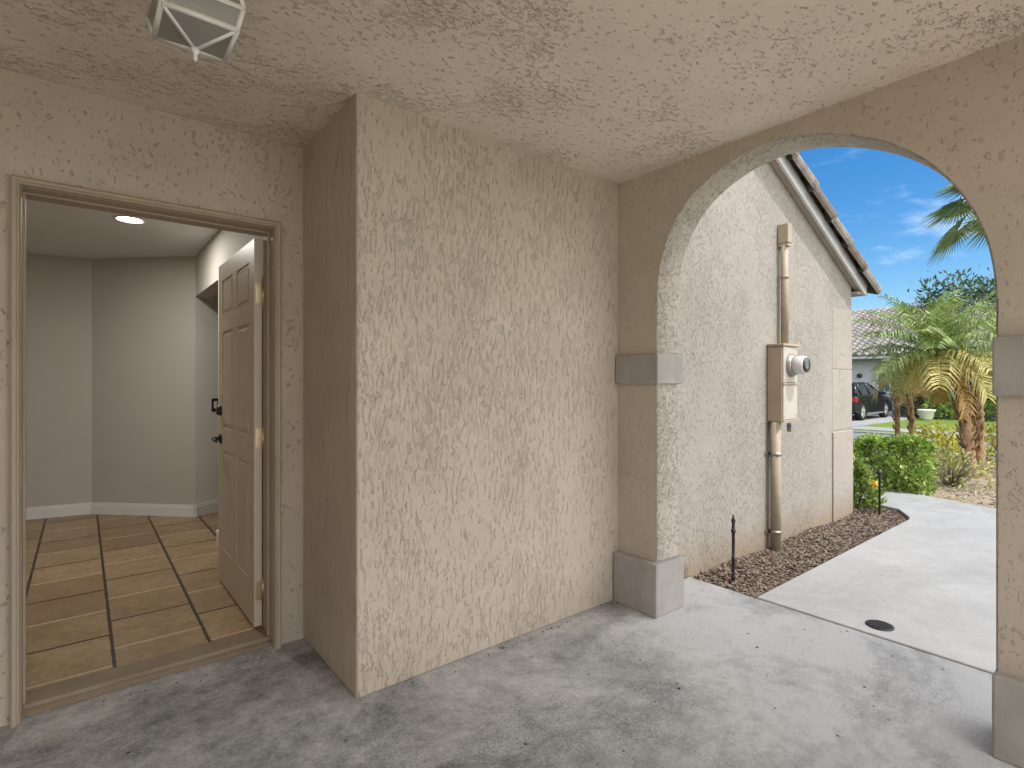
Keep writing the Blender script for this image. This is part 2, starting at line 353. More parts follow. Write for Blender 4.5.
# mulch bed along the gable wall, chips scattered as stuff
soil = MB(); soil.prism([(3.05, 1.53, -.12), (5.85, 1.53, -.12), (6.25, 1.72, -.12), (6.29, 2.6, -.12), (3.05, 2.6, -.12)], (0, 0, .09)); tag(soil.build('mulch_bed', M_soil), kind='structure')
def chips():
    V, F, MI = [], [], []
    rnd = random.Random(3)
    def chip(x, y, z, L, w):
        a = rnd.uniform(0, 6.28); ti = rnd.uniform(-.5, .5); tj = rnd.uniform(-.4, .4)
        M = Matrix.Translation((x, y, z)) @ Matrix.Rotation(a, 4, 'Z') @ Matrix.Rotation(ti, 4, 'Y') @ Matrix.Rotation(tj, 4, 'X')
        h = rnd.uniform(.002, .006); n = len(V)
        for p in ((-L, -w, 0), (L, -w * .7, 0), (L * .9, w, 0), (-L, w * .8, 0), (-L * .9, -w * .8, h), (L * .9, -w * .6, h), (L * .8, w * .8, h), (-L * .85, w * .7, h)): V.append(M @ Vector(p))
        F.extend([(n + 4, n + 5, n + 6, n + 7), (n, n + 1, n + 5, n + 4), (n + 1, n + 2, n + 6, n + 5), (n + 2, n + 3, n + 7, n + 6), (n + 3, n, n + 4, n + 7)])
        MI.extend([rnd.choice((0, 0, 0, 0, 1, 2, 2))] * 5)
    for i in range(7600):
        x = rnd.uniform(3.06, 6.22); y = rnd.uniform(1.535, 1.96 if x < 5.75 else 2.5)
        if x > 5.85 and y < 1.56 + (x - 5.85) * .4: continue
        chip(x, y, -.031 + rnd.uniform(.001, .018) + .012 * math.sin(x * 5) * math.sin(y * 9), rnd.uniform(.006, .024), rnd.uniform(.003, .009))
    tag(raw('wood_chips', V, F, M_mulch, mi=MI), 'brown wood chip mulch covering the narrow bed along the gable wall', 'mulch', kind='stuff')
    V.clear(); F.clear(); MI.clear()
    for i in range(9000):
        x = rnd.uniform(6.9, 11.2); y = rnd.uniform(.2, 2.3)
        if x < 7.25 + (y - 1.2) * .35: continue
        chip(x, y, gz(x) + rnd.uniform(.004, .03), rnd.uniform(.012, .05), rnd.uniform(.003, .011))
    tag(raw('leaf_litter', V, F, [plain('litter_tan', (.36, .29, .20), .9, .1, var=.3), plain('litter_grey', (.42, .37, .29), .9, .1, var=.3), M_mulch[0]], mi=MI), 'dry tan leaf litter on the ground around the palm trunk', 'leaf litter', kind='stuff')
chips()
litb = MB(); litb.prism([(6.97, 1.0, -.09), (7.2, 1.6, -.09), (7.4, 2.2, -.09), (11.4, 2.6, -.09), (11.4, -.2, -.09), (7.4, -.2, -.09)], (0, 0, .055)); tag(litb.build('planting_soil', plain('dry_soil', (.27, .225, .17), .95, .1, var=.4, vs=14, bump=.012, bs=40)), kind='structure')

# ------------------------------------------------------------------ entry wall with the doorway
H = 2.382
YD, YC, XS, XA, XB, XL, YB = 2.668, 2.018, .84, 2.40, 2.595, -1.75, -.85
DX0, DX1, DZ = -.178, .706, 1.972
def grid_wall(name, rects, depth_axis, d0, d1, m, parent=None, bevel=0): pass
ew = thing('entry_wall', 'recessed beige stucco wall around the open front door', 'wall', (.26, YD, 0))
b = MB(); b.box(XL, DX0, YD, 2.83, 0, H + .01); b.box(DX1, XS + .1, YD, 2.83, 0, H + .01); b.box(DX0, DX1, YD, 2.83, DZ, H + .01)
bmesh.ops.remove_doubles(b.bm, verts=b.bm.verts, dist=1e-4)
keep(b.build('wall', M_door_wall), ew)
def frame_profile(prof, name, m):
    """sweep (inset, y) profile round the doorway: left jamb, head, right jamb"""
    b = MB(); n = len(prof); rings = []
    for corner in range(4):
        rg = []
        for a, y in prof:
            p = [(DX0 + a, y, 0.0), (DX0 + a, y, DZ - a), (DX1 - a, y, DZ - a), (DX1 - a, y, 0.0)][corner]
            rg.append(b.bm.verts.new(p))
        rings.append(rg)
    for r0, r1 in zip(rings, rings[1:]):
        for k in range(n): b.bm.faces.new((r0[k], r0[(k + 1) % n], r1[(k + 1) % n], r1[k]))
    b.bm.faces.new(rings[0]); b.bm.faces.new(rings[-1][::-1])
    return b.build(name, m)
keep(frame_profile([(-.024, 2.667), (-.024, 2.640), (-.018, 2.634), (-.008, 2.635), (-.004, 2.641), (.0, 2.643), (.003, 2.652), (.003, 2.667)], 'door_casing', M_casing), ew)
keep(frame_profile([(.0, 2.668), (.005, 2.668), (.005, 2.735), (.012, 2.735), (.012, 2.765), (.007, 2.767), (.007, 2.835), (.0, 2.835)], 'door_jamb', M_casing), ew)
th = MB(); th.prism([(DX0 + .006, 2.690, 0), (DX0 + .006, 2.690, .012), (DX0 + .006, 2.718, .016), (DX0 + .006, 2.724, .030), (DX0 + .006, 2.83, .034), (DX0 + .006, 2.83, 0)], (DX1 - DX0 - .012, 0, 0))
keep(th.build('threshold', plain('threshold_wood', (.25, .19, .125), .5, .4, var=.15)), ew)
# the door: six raised panels, swung open against the inner right wall
DH = Vector((.659, 2.838, .045)); DW, DT, DHH = .845, .036, 1.905
ang = R(90.3)     # direction of the leaf from the hinge
fd = Matrix.Translation(DH) @ Matrix.Rotation(ang, 4, 'Z')
b = MB(); b.box(0, DW, -DT + .006, -.006, 0, DHH, M=fd)
st = .105; zs = [0, .21, .80, .93, 1.50, 1.60, DHH - .10, DHH]
def leafbox(x0, x1, z0, z1, side, pr=.006, bev=0):
    y0, y1 = ((-.006, -.006 + pr) if side else (-DT + .006 - pr, -DT + .006))
    b.box(x0, x1, y0, y1, z0, z1, bev, M=fd, seg=1)
for side in (0, 1):
    for x0, x1 in ((0, st), (DW / 2 - .05, DW / 2 + .05), (DW - st, DW)): leafbox(x0, x1, 0, DHH, side)
    for z0, z1 in ((0, .21), (.80, .93), (1.50, 1.60), (DHH - .10, DHH)):
        leafbox(st, DW / 2 - .05, z0, z1, side); leafbox(DW / 2 + .05, DW - st, z0, z1, side)
    for z0, z1 in ((.21, .80), (.93, 1.50), (1.60, DHH - .10)):
        for x0, x1 in ((st, DW / 2 - .05), (DW / 2 + .05, DW - st)): leafbox(x0 + .022, x1 - .022, z0 + .022, z1 - .022, side, .0055, .005)
door = keep(b.build('front_door', M_door), ew)
tag(door, 'six panel tan door standing open into the room')
def on_door(mb, name, m): return keep(mb.build(name, m), door) if False else _dp(mb, name, m)
def _dp(mb, name, m):
    o = mb.build(name, m); o.parent = door; return o
for zz in (.22, .97, 1.68):
    px = Vector((DH.x + DT + .003, DH.y - .007, zz))
    k = MB(); k.tube([px + Vector((0, 0, -.05)), px + Vector((0, 0, .05))], .0075, 10); k.tube([px + Vector((0, 0, -.058)), px + Vector((0, 0, .058))], .004, 8)
    k.box(DH.x + .006, DH.x + DT + .002, DH.y - .004, DH.y + .001, zz - .048, zz + .048)
    k.box(px.x, px.x + .006, px.y - .006, px.y + .03, zz - .0 + .0 - .048, zz + .048)
    _dp(k, 'hinge', M_brass)
hx = DW - .065
rot_out = Matrix.Rotation(R(90), 4, 'X')            # lathe axis out of the leaf
for sgn, y in ((1, 0.0), (-1, -DT)):
    k = MB(); k.lathe([(.031, 0), (.031, .004), (.024, .010), (.012, .014), (.011, .045), (.0, .046)], 20, fd @ Matrix.Translation((hx, y, .86)) @ Matrix.Rotation(R(-90 * sgn), 4, 'X'))
    k.tube([fd @ Vector((hx, y + sgn * .043, .86)), fd @ Vector((hx - .03, y + sgn * .048, .862)), fd @ Vector((hx - .075, y + sgn * .047, .858)), fd @ Vector((hx - .105, y + sgn * .043, .852))], [.009, .009, .008, .006], 10)
    _dp(k, 'handle', M_dark)
    k = MB(); k.lathe([(.031, 0), (.031, .008), (.027, .020), (.02, .024), (.0, .0245)], 20, fd @ Matrix.Translation((hx, y, 1.03)) @ Matrix.Rotation(R(-90 * sgn), 4, 'X'))
    _dp(k, 'deadbolt', M_dark)

# ------------------------------------------------------------------ projecting stucco block (side face + centre wall)
cw = thing('stucco_wall', 'wide projecting beige stucco wall with rough trowelled texture between doorway and arch', 'wall', (1.6, YC, 0))
b = MB(); b.box(XS, XA + .05, YC, 2.80, 0, H + .01, bevel=.009, seg=2)
for f in b.bm.faces: f.material_index = 1 if f.calc_center_median().x < XS + .003 else 0
keep(b.build('wall', [M_centre, M_side]), cw)

# ------------------------------------------------------------------ arched wall
ARC = [(1.748, 0), (1.748, 1.45), (1.748, 1.62), (1.744, 1.73), (1.733, 1.84), (1.705, 1.945), (1.662, 2.04), (1.603, 2.125), (1.525, 2.197), (1.43, 2.252), (1.325, 2.291), (1.215, 2.312), (1.10, 2.313), (.985, 2.293), (.875, 2.256), (.77, 2.205), (.675, 2.142), (.59, 2.065), (.52, 1.975), (.463, 1.875), (.42, 1.765), (.396, 1.65), (.387, 1.53), (.386, 1.40), (.386, 0)]
def arch_wall():
    t = thing('arched_wall', 'beige stucco wall with the tall rounded archway to the walk', 'wall', (XA, 1.07, 0))
    # resample the curve finely
    pts = []
    n = len(ARC)
    for i in range(n - 1):
        p0, p1, p2, p3 = (Vector(ARC[max(0, min(n - 1, j))]) for j in (i - 1, i, i + 1, i + 2))
        if i in (0, 1, n - 2): pts.append(tuple(p1)); continue
        for k in range(4):
            u = k / 4; q = .5 * ((2 * p1) + (p2 - p0) * u + (2 * p0 - 5 * p1 + 4 * p2 - p3) * u * u + (3 * p1 - p0 - 3 * p2 + p3) * u ** 3)
            pts.append((p1[0], q[1]) if i == 1 else tuple(q))
    pts.append(ARC[-1])
    b = MB(); bm = b.bm
    Y1, Y0, Z1 = YC, YB, H + .01
    a = .007
    def ring(x, off):
        out = []
        m = len(pts)
        for i, (y, z) in enumerate(pts):
            t_ = Vector(pts[min(i + 1, m - 1)]) - Vector(pts[max(i - 1, 0)]); nn = Vector((-t_[1], t_[0])).normalized()
            # outward (into the wall)
            c = Vector((1.07, 1.3)) - Vector((y, z))
            if nn.dot(c) > 0: nn = -nn
            q = Vector((y, z)) + nn * off
            if z == 0: q[1] = 0
            out.append(bm.verts.new((x, q[0], q[1])))
        return out
    fr = ring(XA, a); f2 = ring(XA + a * .35, a * .3); f3 = ring(XA + a, 0); r3 = ring(XB - a, 0); rr = ring(XB, a)
    for A, B in ((fr, f2), (f2, f3), (f3, r3), (r3, rr)):
        for i in range(len(A) - 1):
            f = bm.faces.new((A[i], A[i + 1], B[i + 1], B[i])); f.smooth = True; f.material_index = 1
    for x, rg in ((XA, fr), (XB, rr)):
        top = []
        for v in rg: top.append(bm.verts.new((x, v.co.y, Z1)) if v.co.z > 0.001 else None)
        top[0] = bm.verts.new((x, rg[0].co.y + 1e-5, Z1)); top[-1] = bm.verts.new((x, rg[-1].co.y - 1e-5, Z1))
        for i in range(1, len(rg) - 2): bm.faces.new((rg[i], rg[i + 1], top[i + 1], top[i]))
        # piers
        for k, yo in ((0, Y1), (-1, Y0)):
            c0 = bm.verts.new((x, yo, 0)); c1 = bm.verts.new((x, yo, Z1)); nb = rg[1] if k == 0 else rg[-2]; tb = top[1] if k == 0 else top[-2]
            bm.faces.new((rg[k], nb, tb, c1, c0))
            if x == XA: sav = globals().setdefault('_sv', {}); sav[k] = (c0, c1)
            else: q = globals()['_sv'][k]; bm.faces.new((q[0], q[1], c1, c0))
    o = b.build('wall', [M_arch, M_arch_in]); keep(o, t)
    p = .042
    def collar(name, yin, yout, z0, z1, sgn, pr, re, bev=.006):
        y0, y1 = sorted((yin - sgn * re, yout))
        q = MB(); q.box(XA - pr, XB + .012, y0, y1, z0, z1, bev, seg=2); keep(q.build(name, M_trim), t)
    collar('impost_band', 1.748, YC - .004, 1.236, 1.398, 1, .026, .022)
    collar('impost_band', .386, YB, 1.203, 1.399, -1, .034, .004)
    collar('plinth', 1.748, YC - .004, 0, .282, 1, .048, .03, .008)
    collar('plinth', .386, YB, 0, .276, -1, .042, .004, .008)
arch_wall()

# ------------------------------------------------------------------ porch ceiling and the rest of the porch behind the camera
tag(MB().box(XL - .1, XB + .01, YB - .1, 2.83, H, H + .22).build('porch_ceiling', M_ceil), 'beige textured stucco ceiling over the porch', 'ceiling')
pr_ = MB(); pr_.prism([(XL - .2, YB - .25, 2.605), (3.33, YB - .25, 2.605), (3.33, .60, 2.605), (2.92, .66, 2.605), (2.80, 1.17, 2.605), (2.73, 1.45, 2.605), (2.63, 1.85, 2.605), (XL - .2, 1.85, 2.605)], (0, 0, .075)); tag(pr_.build('porch_shade_roof', M_soffit), 'unseen flat tan roof slab over the porch, outline cut to shade the arch', 'roof')  # unseen overhang shaped to shade slab and reveals but spare the gable
lw = MB(); lw.box(XL - .15, XL, YB - 5, 2.83, 0, H - .003); tag(lw.build('porch_side_wall', M_side), 'plain beige stucco wall left of the doorway, extended unseen to block sky light', 'wall')  # unseen length past the porch added to keep sky light off

# ------------------------------------------------------------------ room behind the door
IC = 2.378
tag(MB().box(-2.4, .80, 2.831, 6.42, -.15, .03).box(.80, 3.2, 4.3, 6.42, -.15, .03).build('tiled_floor', M_tile), kind='structure')
tag(MB().box(-2.5, 3.3, 2.84, 6.6, IC, IC + .12).build('room_ceiling', M_intc), kind='structure')
rw = thing('room_wall', 'plain greige painted room wall with angled corner beyond the open door', 'wall', (.1, 6.3, .03))
P = [(-2.3, 6.60), (.074, 6.27), (.797, 5.555), (1.15, 5.68), (3.2, 6.4)]
P = [(-2.3, 6.78), (.074, 6.27), (.797, 5.555), (1.20, 5.80), (3.2, 6.5)]
def strip(name, pts, z0, z1, th, m, off=0):
    b = MB()
    for (x0, y0), (x1, y1) in zip(pts, pts[1:]):
        d = Vector((x1 - x0, y1 - y0)).normalized(); nn = Vector((d[1], -d[0]))
        a = Vector((x0, y0)) + nn * off; c = Vector((x1, y1)) + nn * off
        b.prism([(a[0], a[1], z0), (c[0], c[1], z0), (c[0] - nn[0] * th, c[1] - nn[1] * th, z0), (a[0] - nn[0] * th, a[1] - nn[1] * th, z0)], (0, 0, z1 - z0))
    return b.build(name, m)
keep(strip('wall', P[:3], .0, IC + .01, .12, M_intw), rw)
keep(strip('hall_back_wall', P[2:], .0, IC + .01, .12, plain('lit_hall_paint', (.80, .78, .73), .7, .3, var=.03, vs=1.5)), rw)  # pale wall colour raised to stand in for missing hall light
keep(strip('baseboard', P, .03, .115, .014, M_white, .014), rw)
keep(strip('baseboard_cap', P, .112, .135, .009, M_white, .009), rw)
hw = thing('hall_wall', 'painted inner wall and dropped header behind the open door leaf', 'wall', (.8, 3.6, .03))
b = MB(); b.box(.80, .92, 2.831, 4.52, 0, IC + .01); b.box(.80, .92, 4.52, 5.62, 2.015, IC + .01)
keep(b.build('wall', M_intw), hw)
b = MB(); b.box(.787, .933, 4.40, 4.534, .03, .135, .004); keep(b.build('baseboard', M_white), hw)
# closing walls out of sight
for q in ((-2.5, -2.3, 2.84, 6.9), (3.2, 3.3, 4.2, 6.6), (.92, 3.2, 4.2, 4.3)):
    b = MB(); b.box(*q, 0, IC + .01); keep(b.build('side_wall', M_intw), rw)
# recessed lamp
rl = thing('recessed_light', 'small round recessed light glowing in the room ceiling', 'light', (.262, 4.57, IC))
k = MB(); k.lathe([(.072, 0), (.092, -.001), (.096, -.006), (.088, -.010), (.074, -.006), (.072, 0)], 32); k.build('trim_ring', M_white, rl)
t = NT('lamp_glow'); t.out((1, 1, 1), .5, .2, **{'Emission Color': (1, .95, .88), 'Emission Strength': 14.0})
k = MB(); k.lathe([(.0, -.004), (.0725, -.004), (.0725, -.002), (0, -.002)], 32); k.build('lamp_disc', t.m, rl)
ld = bpy.data.lights.new('recessed_lamp', 'AREA'); ld.shape = 'DISK'; ld.size = .14; ld.energy = 8.5; ld.color = (1, .94, .86)
lo = bpy.data.objects.new('recessed_lamp', ld); COL.objects.link(lo); lo.location = (.262, 4.57, IC - .015); lo.parent = None
# light switch on the hall wall, doorstop
sw = thing('light_switch', 'dark framed light switch plate on the hall wall by the door edge', 'light switch', (1.03, 5.69, 1.06))
d = Vector((P[3][0] - P[2][0], P[3][1] - P[2][1])).normalized(); ra = math.atan2(d[1], d[0]); sw.rotation_euler = (0, 0, ra)
k0 = Vector(P[2]) + d * .21; sw.location = (k0[0], k0[1], 1.03)
k = MB(); k.box(-.04, .04, -.006, 0, -.06, .06, .002); k.build('plate', M_dark, sw)
k = MB(); k.box(-.018, .018, -.010, -.005, -.034, .034, .002); k.build('rocker', M_white, sw)

# ------------------------------------------------------------------ ceiling lantern
def lantern():
    cx, cy = .239, 1.664
    t = thing('ceiling_lantern', 'square white framed lantern with grey glass on the porch ceiling', 'lantern', (cx, cy, H))
    zr, zt, zm = 2.19 - H, 2.245 - H, 2.148 - H
    hb, ht, hc = .085, .098, .075
    def sq(h, z): return [Vector((-h, -h, z)), Vector((h, -h, z)), Vector((h, h, z)), Vector((-h, h, z))]
    A, B_, C_ = sq(hb, zr), sq(ht, zt), sq(hc, -.022); ap = Vector((0, 0, zm))
    fr = MB()
    def bar(p, q, w=.0075):
        fr.tube([p, q], w, 4)
    for i in range(4):
        j = (i + 1) % 4
        bar(A[i], A[j], .0085); bar(A[i], B_[i], .008); bar(B_[i], B_[j], .008); bar(B_[i], C_[i], .0075); bar(A[i], ap, .0065)
        m1 = (B_[i] + B_[j]) / 2; m2 = (C_[i] + C_[j]) / 2; bar(m1, m2, .004)
    fr.build('frame', M_white, t)
    g = MB()
    for i in range(4):
        j = (i + 1) % 4
        g.poly([A[i], A[j], B_[j], B_[i]]); g.poly([B_[i], B_[j], C_[j], C_[i]]); g.poly([A[j], A[i], ap])
    gm = plain('grey_glass', (.24, .235, .21), .18, .6, var=.1)
    gl = g.build('glass', gm, t)
    so_ = gl.modifiers.new('thickness', 'SOLIDIFY'); so_.thickness = .003; so_.offset = -1
    k = MB(); k.box(-.07, .07, -.07, .07, -.024, 0, .004); k.build('ceiling_plate', M_white, t)
    k = MB(); k.lathe([(.0, zm - .034), (.005, zm - .031), (.0065, zm - .024), (.004, zm - .017), (.010, zm - .010), (.011, zm - .003), (.006, zm + .006), (0, zm + .006)], 14)
    k.build('finial', M_white, t)
lantern()

# ------------------------------------------------------------------ garage gable, its roof
YG = 1.97
def barrel_roof(name, mats, parent, x_eave, z_eave, slope, y0, y1, courses, cw=.235, cl=.33, lift=.0, sx=-1, seed=1, seg=5, taper=.27, th0=0.0):
    """rows of barrel tiles; the roof climbs in sx direction from the eave"""
    rnd = random.Random(seed); V, F, MI = [], [], []
    n = int((y1 - y0) / cw); c = math.cos(math.atan(slope)); s_ = math.sin(math.atan(slope))
    for i in range(courses):
        for j in range(n):
            yc = y0 + (j + .5) * cw; mi = rnd.choice((0, 0, 1, 2)); k0 = len(V); jit = rnd.uniform(-.006, .006)
            for e, (dd, rad) in enumerate(((-.035, cw * .34), (cl, cw * taper))):
                for q in range(seg + 1):
                    th_ = th0 + (math.pi - th0) * q / seg
                    a = i * cl + dd; up = math.sin(th_) * rad * .9 + (.024 if e == 0 else .002) + jit + lift
                    V.append((x_eave + sx * (a * c - up * s_ * 1), yc - math.cos(th_) * rad, z_eave + a * s_ + up * c))
            for q in range(seg): F.append((k0 + q, k0 + q + 1, k0 + seg + 2 + q, k0 + seg + 1 + q)); MI.append(mi)
            F.append(tuple(range(k0, k0 + seg + 1))); MI.append(mi)
            # pan between the covers
            k0 = len(V)
            for dd in (-.03, cl):
                for yy, dz in ((yc + cw * .25, .022), (yc + cw * .5, .004), (yc + cw * .75, .022)):
                    a = i * cl + dd; up = dz + lift + (.014 if dd < 0 else 0)
                    V.append((x_eave + sx * (a * c - up * s_), yy, z_eave + a * s_ + up * c))
            for q in range(2): F.append((k0 + q, k0 + q + 1, k0 + 4 + q, k0 + 3 + q)); MI.append(rnd.choice((0, 2, 2)))
    return raw(name, V, F, mats, None, MI)
gh = thing('garage_wing', 'pale stucco garage wing with gabled barrel tile roof seen through the arch', 'building', (4.2, YG, 0))
SL = .469
zw = lambda x: 2.172 + (5.733 - x) * SL
XE, XR = 5.765, 2.75
b = MB()
b.prism([(XB - .02, YG, -.2), (XE, YG, -.2), (XE, YG, zw(XE)), (XR, YG, zw(XR)), (XB - .02, YG, zw(XR) - .05)], (0, .15, 0))
b.box(XE - .15, XE - .002, YG + .15, 9, -.2, zw(XE) - .01)
keep(b.build('wall', M_gable), gh)
b = MB()
for z0, z1, pr in ((-.15, .785, .013), (.80, 1.352, .003), (1.362, 1.917, .003)):
    b.box(5.31, XE + .012, YG - pr, YG + .5, z0, z1, .005)
keep(b.build('quoin', M_quoin), gh)
# rake: soffit board, fascia, tiles
xe2 = 5.925
def rake(name, y0, y1, dz0, dz1, m, xtop=XR, xend=xe2):
    b = MB(); b.prism([(xend, y0, zw(xend) + dz0), (xend, y0, zw(xend) + dz1), (xtop, y0, zw(xtop) + dz1), (xtop, y0, zw(xtop) + dz0)], (0, y1 - y0, 0), bevel=.002)
    return keep(b.build(name, m), gh)
rake('soffit_board', 1.916, 1.968, .0, .03, M_soffit)
rake('rake_fascia', 1.893, 1.915, -.008, .098, M_fascia)
rake('roof_deck', 1.896, 9.3, .10, .12, M_soffit, XR, 5.97)
b = MB(); b.box(5.77, xe2, 1.918, 9.2, zw(5.87) - .02, zw(5.87) + .0); b.box(xe2, xe2 + .02, 1.893, 9.2, zw(5.9) - .01, zw(5.9) + .10)
keep(b.build('eave_soffit', M_soffit), gh)
keep(barrel_roof('roof_tiles', M_roofs, None, 6.0, zw(6.0) + .115, SL, 1.85, 9.2, 10, seed=5), gh)
keep(barrel_roof('rake_tiles', M_roofs, None, 6.02, zw(6.02) + .092, SL, 1.765, 2.036, 9, cw=.25, cl=.40, seed=9, seg=10, taper=.31, th0=-.75), gh)
b = MB(); b.prism([(XR, 1.9, zw(XR) + .1), (XR, 1.9, zw(XR) + .12), (-1.9, 1.9, 2.80), (-1.9, 1.9, 2.78)], (0, 7.4, 0))
b.prism([(XB, 1.985, H + .3), (XR, 1.985, H + .3), (XR, 1.985, zw(XR) + .09), (-1.5, 1.985, H + .3)][0:4], (0, .1, 0))
keep(b.build('roof_back_slope', M_roofs[2]), gh)

# ------------------------------------------------------------------ electric meter with conduits
mt = thing('electric_meter', 'tan electric meter box with round dial and painted conduit on the gable wall', 'meter', (4.2, YG, .9))
X0, X1, YF = 4.08, 4.325, 1.857
b = MB(); b.box(X0, X1, YF, YG - .002, .944, 1.515, .006); keep(b.build('box', M_box), mt)
b = MB(); b.box(X0 - .012, X1 + .03, YF - .018, YG - .004, 1.516, 1.534, .003); keep(b.build('cover_lip', M_box), mt)
b = MB(); b.box(X0 + .004, X1 + .012, YF - .014, YF - .001, 1.224, 1.238, .002); keep(b.build('cover_lip', M_box), mt)
b = MB(); b.box(X0 + .004, X1 + .012, YF - .012, YF - .001, .946, .958, .002); keep(b.build('cover_lip', M_box), mt)
b = MB(); b.box(X0 + .008, X1 - .006, YF - .008, YF - .001, 1.242, 1.512, .002); b.box(X0 + .008, X1 - .006, YF - .008, YF - .001, .962, 1.220, .002); keep(b.build('cover', plain('meter_cover_paint', (.42, .38, .33), .5, .4, var=.06)), mt)
MM = Matrix.Translation((4.215, YF - .006, 1.372)) @ Matrix.Rotation(R(90), 4, 'X')
b = MB(); b.lathe([(.088, 0), (.088, .012), (.080, .02), (.078, .03), (0, .03)], 32, MM); keep(b.build('meter_ring', M_steel), mt)
b = MB(); b.lathe([(.070, .03), (.070, .085), (.066, .10), (.064, .108), (0, .108)], 32, MM); keep(b.build('meter_housing', plain('meter_grey', (.62, .62, .6), .3, .5, var=.05)), mt)
b = MB(); b.lathe([(.056, .1085), (.056, .116), (.050, .121), (0, .122)], 32, MM); dial = keep(b.build('dial_glass', plain('dark_glass', (.03, .03, .035), .12, .6)), mt)
b = MB(); b.box(4.20, 4.24, YF - .016, YF + .02, .865, .93, .004); keep(b.build('seal', M_steel), mt)
b = MB(); b.tube([(4.275, 1.925, 1.53), (4.275, 1.925, 2.33)], .027, 16); b.tube([(4.275, 1.925, 2.05), (4.275, 1.925, 2.075)], .031, 16); keep(b.build('upper_conduit', M_pipe), mt)
b = MB(); b.box(4.245, 4.315, 1.885, YG - .003, 2.325, 2.475, .006); b.box(4.25, 4.31, 1.89, YG - .003, 2.30, 2.322, .003); keep(b.build('junction_box', M_pipe), mt)
b = MB(); b.tube([(4.105, 1.915, .943), (4.105, 1.915, -.10)], .037, 18); keep(b.build('lower_conduit', M_pipe), mt)
for zz in (.70, .11):
    b = MB(); b.tube([(4.105, 1.915, zz - .012), (4.105, 1.915, zz + .012)], .041, 18); b.box(4.04, 4.17, 1.957, YG - .002, zz - .012, zz + .012, .002); keep(b.build('pipe_strap', M_steel), mt)
for sx, sz in ((X0 + .03, 1.49), (X1 - .03, 1.49), (X0 + .03, 1.26), (X1 - .03, .985), (X0 + .03, .985)):
    b = MB(); b.lathe([(.006, 0), (.006, .002), (.004, .0035), (0, .0035)], 10, Matrix.Translation((sx, YF - .008, sz)) @ Matrix.Rotation(R(90), 4, 'X')); keep(b.build('screw', M_steel), mt)
b = MB(); b.tube([(4.19, 1.93, .943), (4.185, 1.94, .75), (4.165, 1.945, .60)], .008, 8); keep(b.build('ground_wire', M_dark), mt)

# ------------------------------------------------------------------ garden stakes, drain
sp = thing('garden_stake', 'thin black ribbed garden stake at the porch end of the mulch bed', 'stake', (3.215, 1.765, -.05))
k = MB(); k.lathe([(.002, -.06), (.011, .0), (.011, .05), (.014, .055), (.014, .065), (.011, .07), (.0095, .17), (.013, .175), (.013, .185), (.0095, .19), (.0095, .34), (.014, .345), (.014, .36), (.0095, .365), (.009, .405), (.013, .41), (.013, .425), (.007, .435), (.005, .455), (.0, .457)], 12)
k.build('shaft', M_black, sp)
s2 = thing('path_light', 'short black path light post beside the yellow flower at the bed end', 'path light', (5.86, 1.765, -.05))
k = MB(); k.lathe([(.002, -.06), (.010, 0), (.010, .38), (.016, .385), (.016, .42), (.009, .43), (0, .432)], 12); k.build('shaft', M_black, s2)
k = MB(); k.lathe([(.016, .42), (.026, .425), (.024, .45), (.012, .47), (0, .472)], 14); k.build('cap', M_dark, s2)
dr = thing('drain_cover', 'small round dark drain cover set in the pale walkway', 'drain cover', (3.175, .955, .003), R(20))
k = MB(); k.lathe([(.0, 0), (.062, 0), (.062, .004), (.055, .006), (0, .006)], 28); k.build('rim', M_black, dr)
k = MB()
for i in range(-4, 5):
    w = math.sqrt(max(0, .05 ** 2 - (i * .0115) ** 2)); k.box(-w, w, i * .0115 - .003, i * .0115 + .003, .005, .009)
k.build('grate', M_dark, dr)

# ------------------------------------------------------------------ debris on the slab
def debris():
    rnd = random.Random(19); V, F, MI = [], [], []
    for i in range(120):
        x, y = (rnd.uniform(.0, 3.0), rnd.uniform(.5, 2.0)) if i < 55 else ((rnd.uniform(.9, 2.35), 2.018 - abs(rnd.gauss(0, .03)) - .012) if i < 100 else (rnd.uniform(-.1, .8), 2.63 - abs(rnd.gauss(0, .03))))
        L = rnd.choice((.003, .004, .006, .009)); a = rnd.uniform(0, 6.28); k = len(V)
        M_ = Matrix.Translation((x, y, .0006)) @ Matrix.Rotation(a, 4, 'Z'); w = L * rnd.uniform(.4, .9); h = L * rnd.uniform(.2, .5)
        V += [M_ @ Vector(p) for p in ((-L, 0, 0), (0, -w, 0), (L, 0, 0), (0, w, 0), (0, 0, h))]
        F += [(k, k + 1, k + 4), (k + 1, k + 2, k + 4), (k + 2, k + 3, k + 4), (k + 3, k, k + 4)]; MI += [rnd.choice((0, 0, 1, 2))] * 4
    tag(raw('grit', V, F, [M_mulch[2], M_mulch[0], M_black], mi=MI), 'scattered dark grit and crumbs lying on the porch slab', 'grit', kind='stuff')
debris()
